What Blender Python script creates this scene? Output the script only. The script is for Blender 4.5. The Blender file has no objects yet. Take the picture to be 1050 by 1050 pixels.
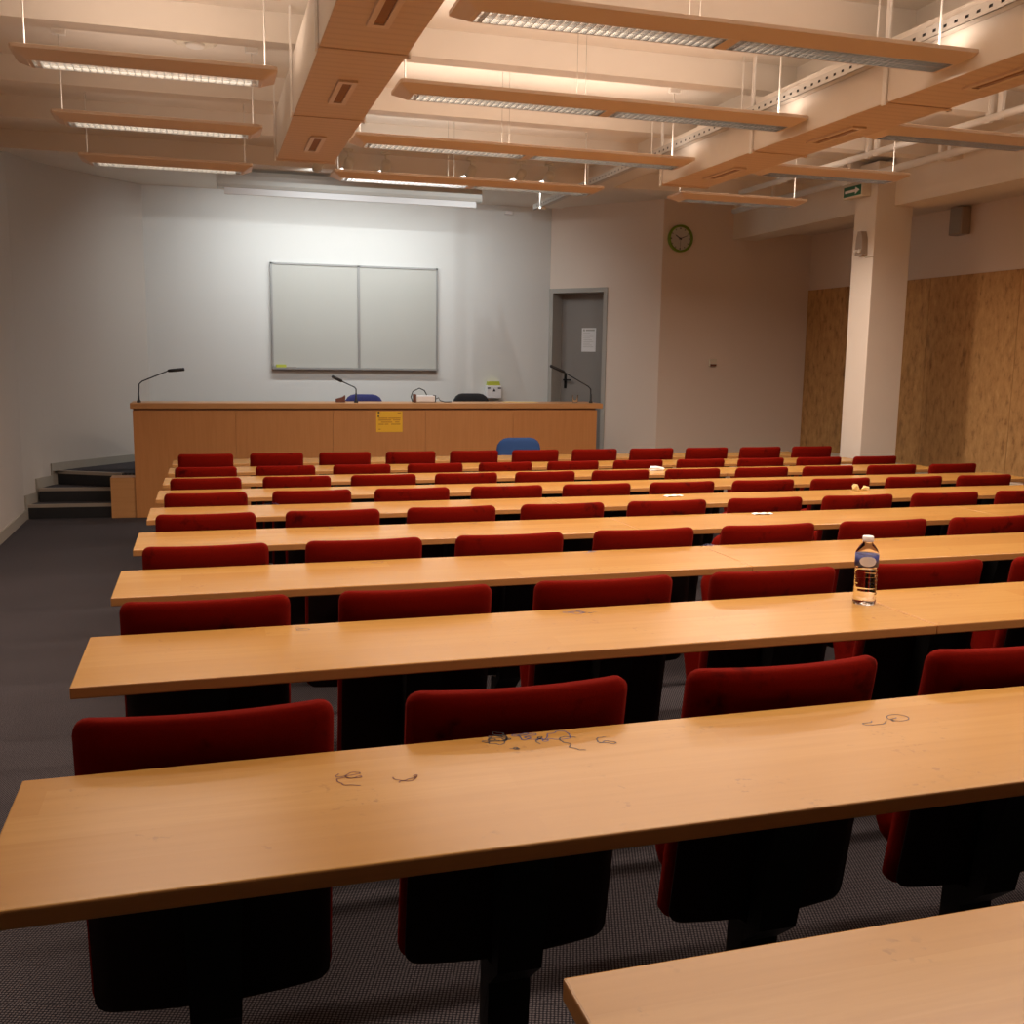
import bpy, bmesh, math, random
from mathutils import Vector, Matrix
random.seed(7)
S = bpy.context.scene
COL = S.collection
PI = math.pi

# ------------------------------------------------------------------ materials
def mat(name, base=(.8, .8, .8), rough=.6, metal=0.0, spec=.5, **kw):
    m = bpy.data.materials.new(name); m.use_nodes = True
    b = m.node_tree.nodes['Principled BSDF']
    b.inputs['Base Color'].default_value = (*base, 1)
    b.inputs['Roughness'].default_value = rough
    b.inputs['Metallic'].default_value = metal
    b.inputs['Specular IOR Level'].default_value = spec
    for k, v in kw.items():
        b.inputs[k.replace('_', ' ')].default_value = v
    return m
def N(m, t, **kw):
    n = m.node_tree.nodes.new(t)
    for k, v in kw.items():
        if hasattr(n, k): setattr(n, k, v)
        else: n.inputs[k].default_value = v
    return n
def L(m, a, b): m.node_tree.links.new(a, b)
def bsdf(m): return m.node_tree.nodes['Principled BSDF']
def coords(m, scale=(1, 1, 1), rnd=False, kind='Object'):
    tc = N(m, 'ShaderNodeTexCoord'); mp = N(m, 'ShaderNodeMapping'); mp.inputs['Scale'].default_value = scale
    L(m, tc.outputs[kind], mp.inputs['Vector'])
    if rnd:
        oi = N(m, 'ShaderNodeObjectInfo'); mu = N(m, 'ShaderNodeMath', operation='MULTIPLY'); mu.inputs[1].default_value = 37.0
        L(m, oi.outputs['Random'], mu.inputs[0])
        cb = N(m, 'ShaderNodeCombineXYZ'); L(m, mu.outputs[0], cb.inputs['X']); L(m, mu.outputs[0], cb.inputs['Y'])
        L(m, cb.outputs[0], mp.inputs['Location'])
    return mp.outputs['Vector']
def noise(m, vec, scale=5, detail=4, rough=.6):
    n = N(m, 'ShaderNodeTexNoise'); n.inputs['Scale'].default_value = scale
    n.inputs['Detail'].default_value = detail; n.inputs['Roughness'].default_value = rough
    L(m, vec, n.inputs['Vector']); return n.outputs['Fac']
def ramp(m, fac, stops):
    r = N(m, 'ShaderNodeValToRGB'); e = r.color_ramp.elements
    while len(e) < len(stops): e.new(.5)
    for el, (p, c) in zip(e, stops):
        el.position = p; el.color = (*c, 1)
    L(m, fac, r.inputs['Fac']); return r.outputs['Color']
def mix(m, fac, a, b, mode='MIX'):
    n = N(m, 'ShaderNodeMix', data_type='RGBA', blend_type=mode)
    if isinstance(fac, (int, float)): n.inputs[0].default_value = fac
    else: L(m, fac, n.inputs[0])
    for i, v in ((6, a), (7, b)):
        if isinstance(v, tuple): n.inputs[i].default_value = (*v, 1)
        else: L(m, v, n.inputs[i])
    return n.outputs[2]
def bump(m, h, strength=.2, dist=.01):
    b = N(m, 'ShaderNodeBump'); b.inputs['Strength'].default_value = strength; b.inputs['Distance'].default_value = dist
    L(m, h, b.inputs['Height']); L(m, b.outputs['Normal'], bsdf(m).inputs['Normal'])

def wood_mat(name, c1, c2, c3, rough, lam=(1.1, .085), marks=0.0, axis='X'):
    """glued-stave timber with long grain along the local X axis"""
    m = mat(name, c1, rough)
    v = coords(m, (1, 1, 1), rnd=True)
    if axis == 'Z':
        mp = N(m, 'ShaderNodeMapping'); mp.inputs['Rotation'].default_value = (0, PI/2, 0); L(m, v, mp.inputs['Vector']); v = mp.outputs['Vector']
    br = N(m, 'ShaderNodeTexBrick'); br.offset = .37; br.squash = 1
    br.inputs['Color1'].default_value = (0, 0, 0, 1); br.inputs['Color2'].default_value = (1, 1, 1, 1); br.inputs['Mortar'].default_value = (.5, .5, .5, 1)
    br.inputs['Scale'].default_value = 1; br.inputs['Mortar Size'].default_value = 0; br.inputs['Brick Width'].default_value = lam[0]; br.inputs['Row Height'].default_value = lam[1]
    L(m, v, br.inputs['Vector'])
    st = N(m, 'ShaderNodeMapping'); st.inputs['Scale'].default_value = (1.2, 22, 22); L(m, v, st.inputs['Vector'])
    g = noise(m, st.outputs['Vector'], 2.2, 6, .62)
    base = mix(m, br.outputs['Color'], c1, c2)
    gr = ramp(m, g, [(.42, (0, 0, 0)), (.85, (1, 1, 1))])
    col = mix(m, gr, base, c3)
    if marks:
        s = noise(m, v, 6, 3, .7); d = ramp(m, s, [(.57, (0, 0, 0)), (.68, (1, 1, 1))])
        s2 = noise(m, v, 70, 2, .5); d2 = ramp(m, s2, [(.57, (0, 0, 0)), (.66, (1, 1, 1))])
        mm = mix(m, 1.0, d, d2, 'MULTIPLY')
        k = N(m, 'ShaderNodeMath', operation='MULTIPLY'); k.inputs[1].default_value = marks; L(m, mm, k.inputs[0])
        col = mix(m, k.outputs[0], col, (.22, .11, .045))
    L(m, col, bsdf(m).inputs['Base Color'])
    return m

M = {}
M['beech'] = wood_mat('beech', (.50, .275, .073), (.45, .232, .055), (.42, .215, .052), .27, marks=.55)
M['beech_edge'] = wood_mat('beech_edge', (.56, .27, .085), (.50, .235, .07), (.45, .21, .06), .5)
M['panel'] = wood_mat('cherry_panel', (.60, .27, .085), (.56, .24, .075), (.50, .20, .055), .5, lam=(2.0, .6), axis='Z')
M['counter'] = wood_mat('counter_wood', (.58, .29, .11), (.55, .27, .10), (.50, .24, .08), .4, lam=(2.0, .6))
M['wall'] = mat('wall_paint', (.56, .515, .47), .7)  # left and back walls: paint darkened, their dimness put into the colour
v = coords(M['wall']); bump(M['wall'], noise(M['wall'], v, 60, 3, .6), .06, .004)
M['wall3'] = mat('side_wall_paint', (.80, .69, .60), .7)  # right and clock walls: same paint lightened to stand in for lamp light
M['wall2'] = mat('front_wall_paint', (.735, .735, .71), .65)
v = coords(M['wall2']); bump(M['wall2'], noise(M['wall2'], v, 60, 3, .6), .06, .004)
M['ceil'] = mat('ceiling_paint', (.80, .74, .66), .75)
v = coords(M['ceil']); L(M['ceil'], mix(M['ceil'], noise(M['ceil'], v, 3, 3, .5), (.82, .76, .68), (.76, .70, .62)), bsdf(M['ceil']).inputs['Base Color'])
M['duct'] = mat('duct_board', (.72, .60, .50), .7)
_d = M['duct']; _v = coords(_d, (1, 1, 1))
_w = N(_d, 'ShaderNodeTexWave', bands_direction='Y'); _w.inputs['Scale'].default_value = 4.4; _w.inputs['Distortion'].default_value = .3; _w.inputs['Detail'].default_value = 2
L(_d, _v, _w.inputs['Vector'])
L(_d, ramp(_d, _w.outputs['Fac'], [(.0, (.62, .47, .37)), (.15, (.66, .51, .40)), (1, (.68, .525, .415))]), bsdf(_d).inputs['Base Color'])
M['lamp_body'] = mat('lamp_enamel', (.72, .57, .45), .45)
M['louver'] = mat('louver_aluminium', (.86, .86, .86), .22, 1.0)
M['tube'] = mat('fluorescent_tube', (1, 1, 1), .5)
b = bsdf(M['tube']); b.inputs['Emission Color'].default_value = (1, .86, .68, 1); b.inputs['Emission Strength'].default_value = 1.5
M['tube_cool'] = mat('fluorescent_tube_cool', (1, 1, 1), .5)
b = bsdf(M['tube_cool']); b.inputs['Emission Color'].default_value = (1, .97, .93, 1); b.inputs['Emission Strength'].default_value = 5
M['white_metal'] = mat('white_metal', (.82, .79, .74), .4)
M['galv'] = mat('galvanised_steel', (.62, .60, .56), .45, .7)
M['grille'] = mat('grille_recess', (.30, .15, .07), .7)
M['red'] = mat('red_upholstery', (.24, .012, .006), .95, spec=.06)
_r = M['red']; b = bsdf(_r); b.inputs['Sheen Weight'].default_value = .04; b.inputs['Sheen Tint'].default_value = (.8, .08, .05, 1); b.inputs['Sheen Roughness'].default_value = .4
_v = coords(_r, (1, 1, 1), rnd=True)
_s = ramp(_r, noise(_r, _v, 11, 3, .65), [(.60, (0, 0, 0)), (.74, (1, 1, 1))])
_k = N(_r, 'ShaderNodeMath', operation='MULTIPLY'); _k.inputs[1].default_value = .75; L(_r, _s, _k.inputs[0])
_fine = mix(_r, noise(_r, _v, 220, 2, .6), (.125, .0035, .0012), (.175, .0055, .002))
L(_r, mix(_r, _k.outputs[0], _fine, (.030, .002, .002)), b.inputs['Base Color'])
bump(_r, noise(_r, _v, 400, 2, .6), .25, .002)
M['black'] = mat('black_metal', (.006, .0055, .0055), .6, spec=.25)
M['shell'] = mat('dark_shell', (.010, .0025, .002), .7, spec=.2)
M['blackplastic'] = mat('black_plastic', (.015, .015, .016), .42)
M['step'] = mat('black_riser', (.012, .012, .014), .6)
M['nosing'] = mat('nosing_strip', (.33, .28, .23), .5)
M['skirt'] = mat('grey_skirting', (.36, .33, .28), .55)
M['board'] = mat('whiteboard_enamel', (.53, .53, .49), .3)
M['alu'] = mat('aluminium', (.36, .36, .35), .4, .35)
M['screen_box'] = mat('screen_housing', (.58, .58, .54), .45)
M['screen_bar'] = mat('screen_bar', (.86, .87, .88), .4)
M['door'] = mat('door_paint', (.27, .245, .225), .5)
M['frame'] = mat('frame_paint', (.42, .40, .365), .5)
M['paper'] = mat('white_paper', (.80, .78, .78), .7)
M['ink'] = mat('dark_ink', (.03, .025, .03), .6)
M['blueink'] = mat('blue_ink', (.05, .05, .16), .6)
M['yellow'] = mat('yellow_paper', (.90, .50, .03), .6)
M['red_ink'] = mat('red_ink', (.35, .06, .01), .6)
M['green'] = mat('green_plastic', (.17, .29, .012), .35)
M['dial'] = mat('clock_dial', (.62, .60, .55), .5)
M['exitgreen'] = mat('exit_green', (.01, .12, .05), .4)
M['cream'] = mat('cream_plastic', (.74, .68, .56), .5)
M['greyunit'] = mat('grey_plastic', (.38, .31, .25), .45)
M['bluefab'] = mat('blue_fabric', (.03, .085, .26), .9)
M['purplefab'] = mat('dark_blue_fabric', (.035, .04, .16), .9)
M['blackfab'] = mat('black_fabric', (.018, .018, .02), .9)
M['brown'] = mat('brown_felt', (.16, .06, .04), .85)
M['lime'] = mat('lime_yellow', (.50, .55, .06), .6)
M['crumb'] = mat('pale_yellow', (.85, .66, .30), .7)
M['plastic_clear'] = mat('clear_plastic', (1, 1, 1), .06, 0, .5, Transmission_Weight=1.0, IOR=1.05)
M['water'] = mat('water', (1, 1, 1), .0, 0, .5, Transmission_Weight=1.0, IOR=1.14)
M['cap'] = mat('white_cap', (.85, .80, .80), .4)
M['label'] = mat('blue_label', (.03, .045, .20), .4)
M['label_white'] = mat('label_white', (.75, .74, .76), .45)
M['conc'] = mat('dark_void', (.05, .045, .04), .8)
# carpet: dark blue grey loops in a tight grid
_c = mat('carpet', (.05, .05, .06), .95, spec=.15); M['carpet'] = _c
_v = coords(_c, (1, 1, 1), kind='Object')
_vo = N(_c, 'ShaderNodeTexVoronoi', feature='F1'); _vo.inputs['Scale'].default_value = 122; _vo.inputs['Randomness'].default_value = .12
_mp = N(_c, 'ShaderNodeMapping'); _mp.inputs['Rotation'].default_value = (0, 0, .35); _mp.inputs['Scale'].default_value = (1, 1, .001); L(_c, _v, _mp.inputs['Vector']); L(_c, _mp.outputs['Vector'], _vo.inputs['Vector'])
_dot = ramp(_c, _vo.outputs['Distance'], [(.22, (.150, .135, .138)), (.46, (.017, .016, .020))])
_big = mix(_c, noise(_c, _v, 1.3, 3, .5), (.75, .75, .78), (1.15, 1.12, 1.15))
L(_c, mix(_c, 1.0, _dot, _big, 'MULTIPLY'), bsdf(_c).inputs['Base Color'])
bump(_c, _vo.outputs['Distance'], .3, .004)
# chipboard with upright flakes
_o = mat('chipboard', (.3, .17, .07), .75); M['osb'] = _o
_v = coords(_o, (1, 1, 1), rnd=True)
_st = N(_o, 'ShaderNodeMapping'); _st.inputs['Scale'].default_value = (17, 17, 8); L(_o, _v, _st.inputs['Vector'])
_n1 = noise(_o, _st.outputs['Vector'], 1.0, 5, .65)
_n2 = noise(_o, _st.outputs['Vector'], .33, 3, .6)
_col = ramp(_o, _n1, [(.30, (.30, .15, .05)), (.44, (.52, .29, .105)), (.60, (.60, .35, .135)), (.8, (.70, .45, .20))])
_dk = ramp(_o, _n2, [(.60, (0, 0, 0)), (.74, (.6, .6, .6))])
L(_o, mix(_o, _dk, _col, (.15, .07, .022)), bsdf(_o).inputs['Base Color'])

# ------------------------------------------------------------------ mesh tools
class MB:
    def __init__(s): s.bm = bmesh.new()
    def box(s, x0, x1, y0, y1, z0, z1, mi=0, bev=0):
        r = bmesh.ops.create_cube(s.bm, size=1)
        vs = r['verts']
        for v in vs:
            v.co = Vector((x0+(v.co.x+.5)*(x1-x0), y0+(v.co.y+.5)*(y1-y0), z0+(v.co.z+.5)*(z1-z0)))
        fs = list({f for v in vs for f in v.link_faces})
        for f in fs: f.material_index = mi
        if bev:
            es = list({e for v in vs for e in v.link_edges})
            rr = bmesh.ops.bevel(s.bm, geom=es, offset=bev, segments=2, affect='EDGES', profile=.5)
            for f in rr['faces']: f.material_index = mi
        return s
    def prism(s, pts, axis, a0, a1, mi=0):
        """extrude a 2D outline along an axis; pts are the two other coordinates in order"""
        def mk(p, a):
            return {'x': (a, p[0], p[1]), 'y': (p[0], a, p[1]), 'z': (p[0], p[1], a)}[axis]
        A = [s.bm.verts.new(mk(p, a0)) for p in pts]; B = [s.bm.verts.new(mk(p, a1)) for p in pts]
        n = len(pts); fs = [s.bm.faces.new(A), s.bm.faces.new(B[::-1])]
        for i in range(n): fs.append(s.bm.faces.new((A[i], B[i], B[(i+1) % n], A[(i+1) % n])))
        for f in fs: f.material_index = mi
        bmesh.ops.recalc_face_normals(s.bm, faces=fs)
        return s
    def poly(s, pts, mi=0):
        f = s.bm.faces.new([s.bm.verts.new(p) for p in pts]); f.material_index = mi; return s
    def tube(s, pts, r, seg=8, mi=0, cap=True):
        pts = [Vector(p) for p in pts]; n = len(pts)
        rs = r if isinstance(r, (list, tuple)) else [r]*n
        rings = []; prev = None
        for i, p in enumerate(pts):
            d = (pts[min(i+1, n-1)]-pts[max(i-1, 0)]).normalized()
            if prev is None:
                a = Vector((0, 0, 1)) if abs(d.z) < .9 else Vector((1, 0, 0))
                u = d.cross(a).normalized()
            else:
                u = (prev - d*prev.dot(d)).normalized()
            prev = u; w = d.cross(u)
            rings.append([s.bm.verts.new(p+(u*math.cos(t)+w*math.sin(t))*rs[i]) for t in [2*PI*k/seg for k in range(seg)]])
        fs = []
        for a, b in zip(rings, rings[1:]):
            for k in range(seg): fs.append(s.bm.faces.new((a[k], a[(k+1) % seg], b[(k+1) % seg], b[k])))
        for f in fs: f.smooth = True
        if cap: fs += [s.bm.faces.new(rings[0][::-1]), s.bm.faces.new(rings[-1])]
        for f in fs: f.material_index = mi
        return s
    def lathe(s, prof, seg=24, c=(0, 0, 0), mi=0, M4=None):
        rings = []
        for r, z in prof:
            rings.append([s.bm.verts.new((c[0]+r*math.cos(2*PI*k/seg), c[1]+r*math.sin(2*PI*k/seg), c[2]+z)) for k in range(seg)])
        fs = []
        for a, b in zip(rings, rings[1:]):
            for k in range(seg): fs.append(s.bm.faces.new((a[k], a[(k+1) % seg], b[(k+1) % seg], b[k])))
        for f in fs: f.smooth = True
        if prof[0][0] > 1e-5: fs.append(s.bm.faces.new(rings[0][::-1]))
        if prof[-1][0] > 1e-5: fs.append(s.bm.faces.new(rings[-1]))
        for f in fs: f.material_index = mi
        if M4 is not None:
            bmesh.ops.transform(s.bm, matrix=M4, verts=[v for r in rings for v in r])
        return s
    def cushion(s, w, h, t, r, bend=0, nx=14, nz=10, c=(0, 0, 0), lean=0, edge=.35):
        """upholstered slab in the XZ plane with rounded corners, puffed faces and a plan curve"""
        def hw(z):
            d = min(z, h-z)
            return w/2 if d >= r else w/2 - r + math.sqrt(max(0, r*r-(r-d)**2))
        zs = [0]; 
        for k in range(1, 5): zs.append(r*(1-math.cos(PI/2*k/4)))
        for k in range(1, nz): zs.append(r+(h-2*r)*k/nz)
        zs += [h-z for z in reversed(zs[:5])]
        F, B = [], []
        for z in zs:
            rf, rb = [], []
            for k in range(nx+1):
                q = -math.cos(PI*k/nx); x = hw(z)*(.6*q+.4*(2*k/nx-1))
                dx = hw(z)-abs(x)+.0; dz = min(z, h-z); d = max(0, min(dx, dz))
                e = min(1, d/(t*.9)); th = t/2*(edge+(1-edge)*math.sqrt(max(0, 1-(1-e)**2)))
                yb = bend*(2*x/w)**2 + lean*z
                rf.append(s.bm.verts.new((c[0]+x, c[1]+yb+th, c[2]+z))); rb.append(s.bm.verts.new((c[0]+x, c[1]+yb-th, c[2]+z)))
            F.append(rf); B.append(rb)
        nr = len(zs)
        for i in range(nr-1):
            for k in range(nx):
                s.bm.faces.new((F[i][k+1], F[i][k], F[i+1][k], F[i+1][k+1])); s.bm.faces.new((B[i][k], B[i][k+1], B[i+1][k+1], B[i+1][k]))
            s.bm.faces.new((F[i][0], B[i][0], B[i+1][0], F[i+1][0])); s.bm.faces.new((B[i][nx], F[i][nx], F[i+1][nx], B[i+1][nx]))
        for k in range(nx):
            s.bm.faces.new((F[0][k], F[0][k+1], B[0][k+1], B[0][k])); s.bm.faces.new((F[-1][k+1], F[-1][k], B[-1][k], B[-1][k+1]))
        for f in s.bm.faces: f.smooth = True
        return s
    def xf(s, m4):
        bmesh.ops.transform(s.bm, matrix=m4, verts=s.bm.verts); return s
    def build(s, name, m, parent=None, loc=None, fix=True):
        if fix: bmesh.ops.recalc_face_normals(s.bm, faces=s.bm.faces)
        me = bpy.data.meshes.new(name); s.bm.to_mesh(me); s.bm.free()
        for x in (m if isinstance(m, (list, tuple)) else [m]): me.materials.append(M[x] if isinstance(x, str) else x)
        o = bpy.data.objects.new(name, me); COL.objects.link(o)
        if parent: o.parent = parent
        if loc: o.location = loc
        return o
def thing(name, label, cat, loc=(0, 0, 0), rz=0, group=None):
    o = bpy.data.objects.new(name, None); COL.objects.link(o); o.location = loc; o.rotation_euler = (0, 0, rz)
    o.empty_display_size = .1
    return tag(o, label, cat, group)
def tag(o, label, cat, group=None):
    o['label'] = label; o['category'] = cat
    if group: o['group'] = group
    return o
def struct(o): o['kind'] = 'structure'; return o
def dup(root, loc=None, label=None):
    r = root.copy(); COL.objects.link(r)
    if loc is not None: r.location = loc
    if label: r['label'] = label
    for ch in list(root.children):
        c = ch.copy(); COL.objects.link(c); c.parent = r
        for g in list(ch.children):
            d = g.copy(); COL.objects.link(d); d.parent = c
    return r
ORD = ['first', 'second', 'third', 'fourth', 'fifth', 'sixth', 'seventh', 'eighth', 'ninth', 'tenth', 'eleventh']

# ------------------------------------------------------------------ layout
SLOPE, KINK = .03618, 9.41
def fz(y): return SLOPE*max(0.0, KINK-y)
Y0, DY, DD = 1.65281, .96948, .402         # back edge of desk row, spacing, depth
XL, XR = -.290, 5.83
CH0, CHP = -.0138, .55543
ZC = 3.56                                    # slab
FW = 12.75                                   # front wall
RWX = 7.3; LWX = -1.77; BWY = -2.6
LCP = [(-1.77, 11.10), (-1.70, 11.36), (-1.585, 11.62), (-1.35, 11.95), (-.82, 12.55), (-.63, FW)]
LC = []
for i in range(5):
    p0, p1, p2, p3 = [Vector(LCP[max(0, min(5, i+k))]) for k in (-1, 0, 1, 2)]
    for k in range(5):
        q = k/5; LC.append(tuple(.5*((2*p1)+(p2-p0)*q+(2*p0-5*p1+4*p2-p3)*q*q+(3*p1-p0-3*p2+p3)*q**3)))
LC.append(LCP[5])
DP0, DP1, DPE = Vector((4.286, 12.742)), Vector((4.819, 12.076)), Vector((5.275, 11.50))

# ------------------------------------------------------------------ shell
def wall(name, p0, p1, z0, z1, m, th=.12, parent=None):
    p0, p1 = Vector(p0), Vector(p1); d = (p1-p0).normalized(); n = Vector((d.y, -d.x))  # room lies to the left of p0->p1
    q = [p0, p1, p1+n*th, p0+n*th]
    return struct(MB().prism([(a.x, a.y) for a in q], 'z', z0, z1).build(name, m, parent))
fb = MB()
prof = [(BWY, fz(BWY)), (KINK, 0), (13.1, 0), (13.1, -.2), (BWY, -.2)]
fb.prism(prof, 'x', LWX-.15, RWX+.15); struct(fb.build('floor', 'carpet'))
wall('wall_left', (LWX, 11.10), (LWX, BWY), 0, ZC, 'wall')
for i in range(len(LC)-1):
    pass
lw = MB()
for a, b in zip(LC, LC[1:]):
    a, b = Vector(a), Vector(b); d = (b-a).normalized(); n = Vector((-d.y, d.x))*.12
    lw.prism([(q.x, q.y) for q in (a, b, b+n, a+n)], 'z', 0, ZC)
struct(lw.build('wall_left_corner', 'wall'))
wall('wall_front', (4.29, FW), (-.63, FW), 0, ZC, 'wall2')
dirp = (DP1-DP0).normalized(); nrm = Vector((-dirp.y, dirp.x)); nrm = nrm if nrm.y > 0 else -nrm
db = MB()
def dseg(a, b, z0, z1): db.prism([(q.x, q.y) for q in (a, b, b+nrm*.3, a+nrm*.3)], 'z', z0, z1)
dseg(DP1, DPE, 0, ZC); dseg(DP0, DP1, 2.555, ZC)
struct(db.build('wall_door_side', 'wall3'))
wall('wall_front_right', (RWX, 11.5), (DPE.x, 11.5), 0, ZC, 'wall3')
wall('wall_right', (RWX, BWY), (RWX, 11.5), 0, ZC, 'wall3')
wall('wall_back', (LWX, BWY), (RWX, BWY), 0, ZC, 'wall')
# ceiling slab with its ribs
cb = MB(); cb.box(LWX-.15, RWX+.15, BWY-.1, 13.1, ZC, ZC+.15)
for y0, y1 in ((-1.60, -1.45), (-.28, -.13), (1.03, 1.18), (2.34, 2.49), (3.66, 3.80), (4.98, 5.12), (6.15, 6.29), (7.55, 7.70), (8.70, 8.84), (10.02, 10.20)):
    cb.box(LWX, 6.2, y0, y1, 3.40, ZC+.02)
cb.box(3.72, 4.02, BWY, 11.6, 3.395, ZC+.02)
struct(cb.build('ceiling', 'ceil'))
bk = MB(); bk.box(6.2, 6.55, BWY, 11.5, 3.13, ZC); bk.box(6.55, RWX, BWY, 11.5, 3.23, ZC)
struct(bk.build('trim_1', 'ceil'))
# baseboards
sk = MB()
pts = [(BWY, fz(BWY)), (KINK, 0), (11.10, 0), (11.10, .10), (KINK, .10), (BWY, fz(BWY)+.10)]
sk.prism(pts, 'x', LWX, LWX+.015); struct(sk.build('baseboard_left', 'skirt'))
sk = MB()
for i, (a, b) in enumerate(zip(LC, LC[1:])):
    z0, z1 = ((0, .242), (.142, .384), (.284, .51), (.40, .51), (.40, .51))[i//5]
    a, b = Vector(a), Vector(b); d = (b-a).normalized(); n = Vector((d.y, -d.x))*.015
    sk.prism([(q.x, q.y) for q in (a, b, b+n, a+n)], 'z', z0, z1)
sk.box(-.63, 4.28, FW-.015, FW, .42, .51); struct(sk.build('baseboard_front', 'skirt'))
# low timber ledge under the chipboard
sk = MB(); sk.box(RWX-.05, RWX, BWY, 11.5, .0, .57); struct(sk.build('baseboard_right', 'cream'))

# podium with three fanned steps
pod = thing('podium', 'low dark carpeted stage with black steps on its left behind the lectern', 'stage', (1.8, 11.6, 0))
def pp(pts): return [(x-1.8, y-11.6) for x, y in pts]
b = MB(); b.prism(pp([(-1.54, 11.70), (-.86, 11.32), (-.715, 11.30), (-.715, 11.14), (4.36, 11.14), (5.20, 11.14), (5.20, 11.56), (4.83, 12.05), (4.27, FW-.02), (-.63, FW-.02), (-.82, 12.53), (-1.34, 11.94), (-1.58, 11.62)]), 'z', 0.002, .426)
b.build('platform', 'carpet', pod)
for (a, c, z) in (((-1.752, 11.135), (-.953, 11.089), .142), ((-1.666, 11.339), (-.953, 11.262), .284)):
    b = MB(); back = [(-.953, 11.34), (-1.55, 11.68)] if z > .2 else [(-.953, 11.28), (-1.66, 11.38)]
    b.prism(pp([a, c]+back), 'z', .002, z-.006)
    st = b.build('step', 'step', pod)
    t = MB(); d = Vector(c)-Vector(a); n = Vector((d.y, -d.x)).normalized()
    t.prism(pp([a, c]+back), 'z', z-.006, z); t.build('tread', 'carpet', st)
    t = MB(); q = [Vector(a)+n*.006, Vector(c)+n*.006, Vector(c)-n*.035, Vector(a)-n*.035]
    t.prism(pp([(w.x, w.y) for w in q]), 'z', z-.028, z+.004); t.build('nosing', 'nosing', st)
a, c, z = (-1.548, 11.70), (-.862, 11.32), .426
b = MB(); d = (Vector(c)-Vector(a)).normalized(); n = Vector((d.y, -d.x))
q = [Vector(a)+n*.012, Vector(c)+n*.012, Vector(c)-n*.035, Vector(a)-n*.035]
b.prism(pp([(w.x, w.y) for w in q]), 'z', z-.028, z+.004); b.build('nosing', 'nosing', pod)
q = [Vector(a)+n*.006, Vector(c)+n*.006, Vector(c), Vector(a)]
b = MB(); b.prism(pp([(w.x, w.y) for w in q]), 'z', .285, z-.028); b.build('riser', 'step', pod)

# ------------------------------------------------------------------ lectern counter
lec = thing('lectern_counter', 'long reddish wooden lecturer counter across the front of the room', 'counter', (1.8, 11.05, 0))
b = MB()
for i in range(5):
    x0 = -.712+i*1.002; b.box(x0-1.8, x0+.999-1.8, -.05, -.025, .003, 1.095)
b.box(-.712-1.8, 4.297-1.8, -.025, 0.02, .003, 1.09)
b.build('front_panel', 'panel', lec)
b = MB(); b.box(-.735-1.8, 4.36-1.8, -.065, .40, 1.115, 1.172, bev=.004); b.build('countertop', 'counter', lec)
b = MB(); b.box(-.70-1.8, 4.28-1.8, -.035, .02, 1.085, 1.116); b.build('shadow_gap', 'grille', lec)
for x in (-.712, 4.272):
    b = MB(); b.box(x-1.8, x+.025-1.8, .02, .34, .43, 1.115); b.build('end_panel', 'panel', lec)
b = MB(); b.box(-.952-1.8, -.713-1.8, -.03, .21, .003, .416); b.build('side_box', 'counter', lec)

# ------------------------------------------------------------------ desk rows
def leg_mb():
    m = MB()
    m.prism([(-.05, .69), (.030, .69), (.082, .42), (.105, .243), (.185, .225), (.195, .012), (.135, .012), (.125, .19), (.06, .25), (.03, .42)], 'x', -.046, .046)
    for v in m.bm.verts: v.co.x *= .93+.38*max(0, v.co.z-.2)
    m.prism([(-.31, .723), (.02, .723), (.02, .66), (-.06, .66), (-.30, .71)], 'x', -.03, .03)
    m.box(-.07, .07, .09, .24, 0, .012)
    return m
leg_mesh = None
def scribble(parent, x, y, s, seed, m='ink', loops=9, z=.7502):
    """a pen doodle: a looping flat ribbon"""
    r = random.Random(seed); b = MB(); p = Vector((x, y)); a = r.random()*6; pts = []
    for k in range(loops*6):
        a += r.uniform(-.75, 1.45); p = p+Vector((math.cos(a), math.sin(a)*.8))*s*.20+Vector((s*.015, 0)); pts.append(p.copy())
    for k in range(len(pts)-1):
        d = (pts[k+1]-pts[k]).normalized(); n = Vector((-d.y, d.x))*.0012
        b.poly([(q.x, q.y, z) for q in (pts[k]-n, pts[k+1]-n, pts[k+1]+n, pts[k]+n)])
    return b.build('pen_doodle', m, parent, fix=False)
SEG = [(XL, 1.857), (1.859, 3.85), (3.852, XR)]
DESKLAB = ['nearest long beech desk with its left end in view, pen doodles along its far edge',
 'second long beech desk from the camera, the water bottle standing on it',
 'third long beech desk from the camera, just beyond the one with the bottle',
 'fourth long beech desk from the camera, a paper scrap near its far edge',
 'fifth long beech desk from the camera, crumpled yellow scraps and paper on it',
 'sixth long beech desk from the camera, nothing lying on it',
 'seventh long beech desk from the camera, a white tissue lying on it',
 'eighth long beech desk from the camera, last but one before the counter',
 'frontmost beech desk, right before the wooden counter']
tops = {}
for i in range(9):
    yb = Y0+DY*i; zf = fz(yb)
    d = thing('bench_desk', DESKLAB[i], 'desk', (0, yb, zf), 0, 'rows of long beech desks')
    for j, (x0, x1) in enumerate(SEG):
        b = MB(); xc = (x0+x1)/2
        b.box(x0-xc, x1-xc, -DD/2, DD/2, -.026, 0, bev=.003)
        for f in b.bm.faces:
            f.material_index = 1 if abs(f.normal.z) < .5 else 0
        t = b.build('tabletop', ['beech', 'beech_edge'], d, (xc, -DD/2, .75)); tops[i, j] = (t, xc, yb-DD/2)
    for k in range(11):
        if leg_mesh is None:
            o = leg_mb().build('leg', 'black', d); leg_mesh = o.data
        else:
            o = bpy.data.objects.new('leg', leg_mesh); COL.objects.link(o); o.parent = d
        o.location = (CH0+CHP*k, .0, 0)
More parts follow.
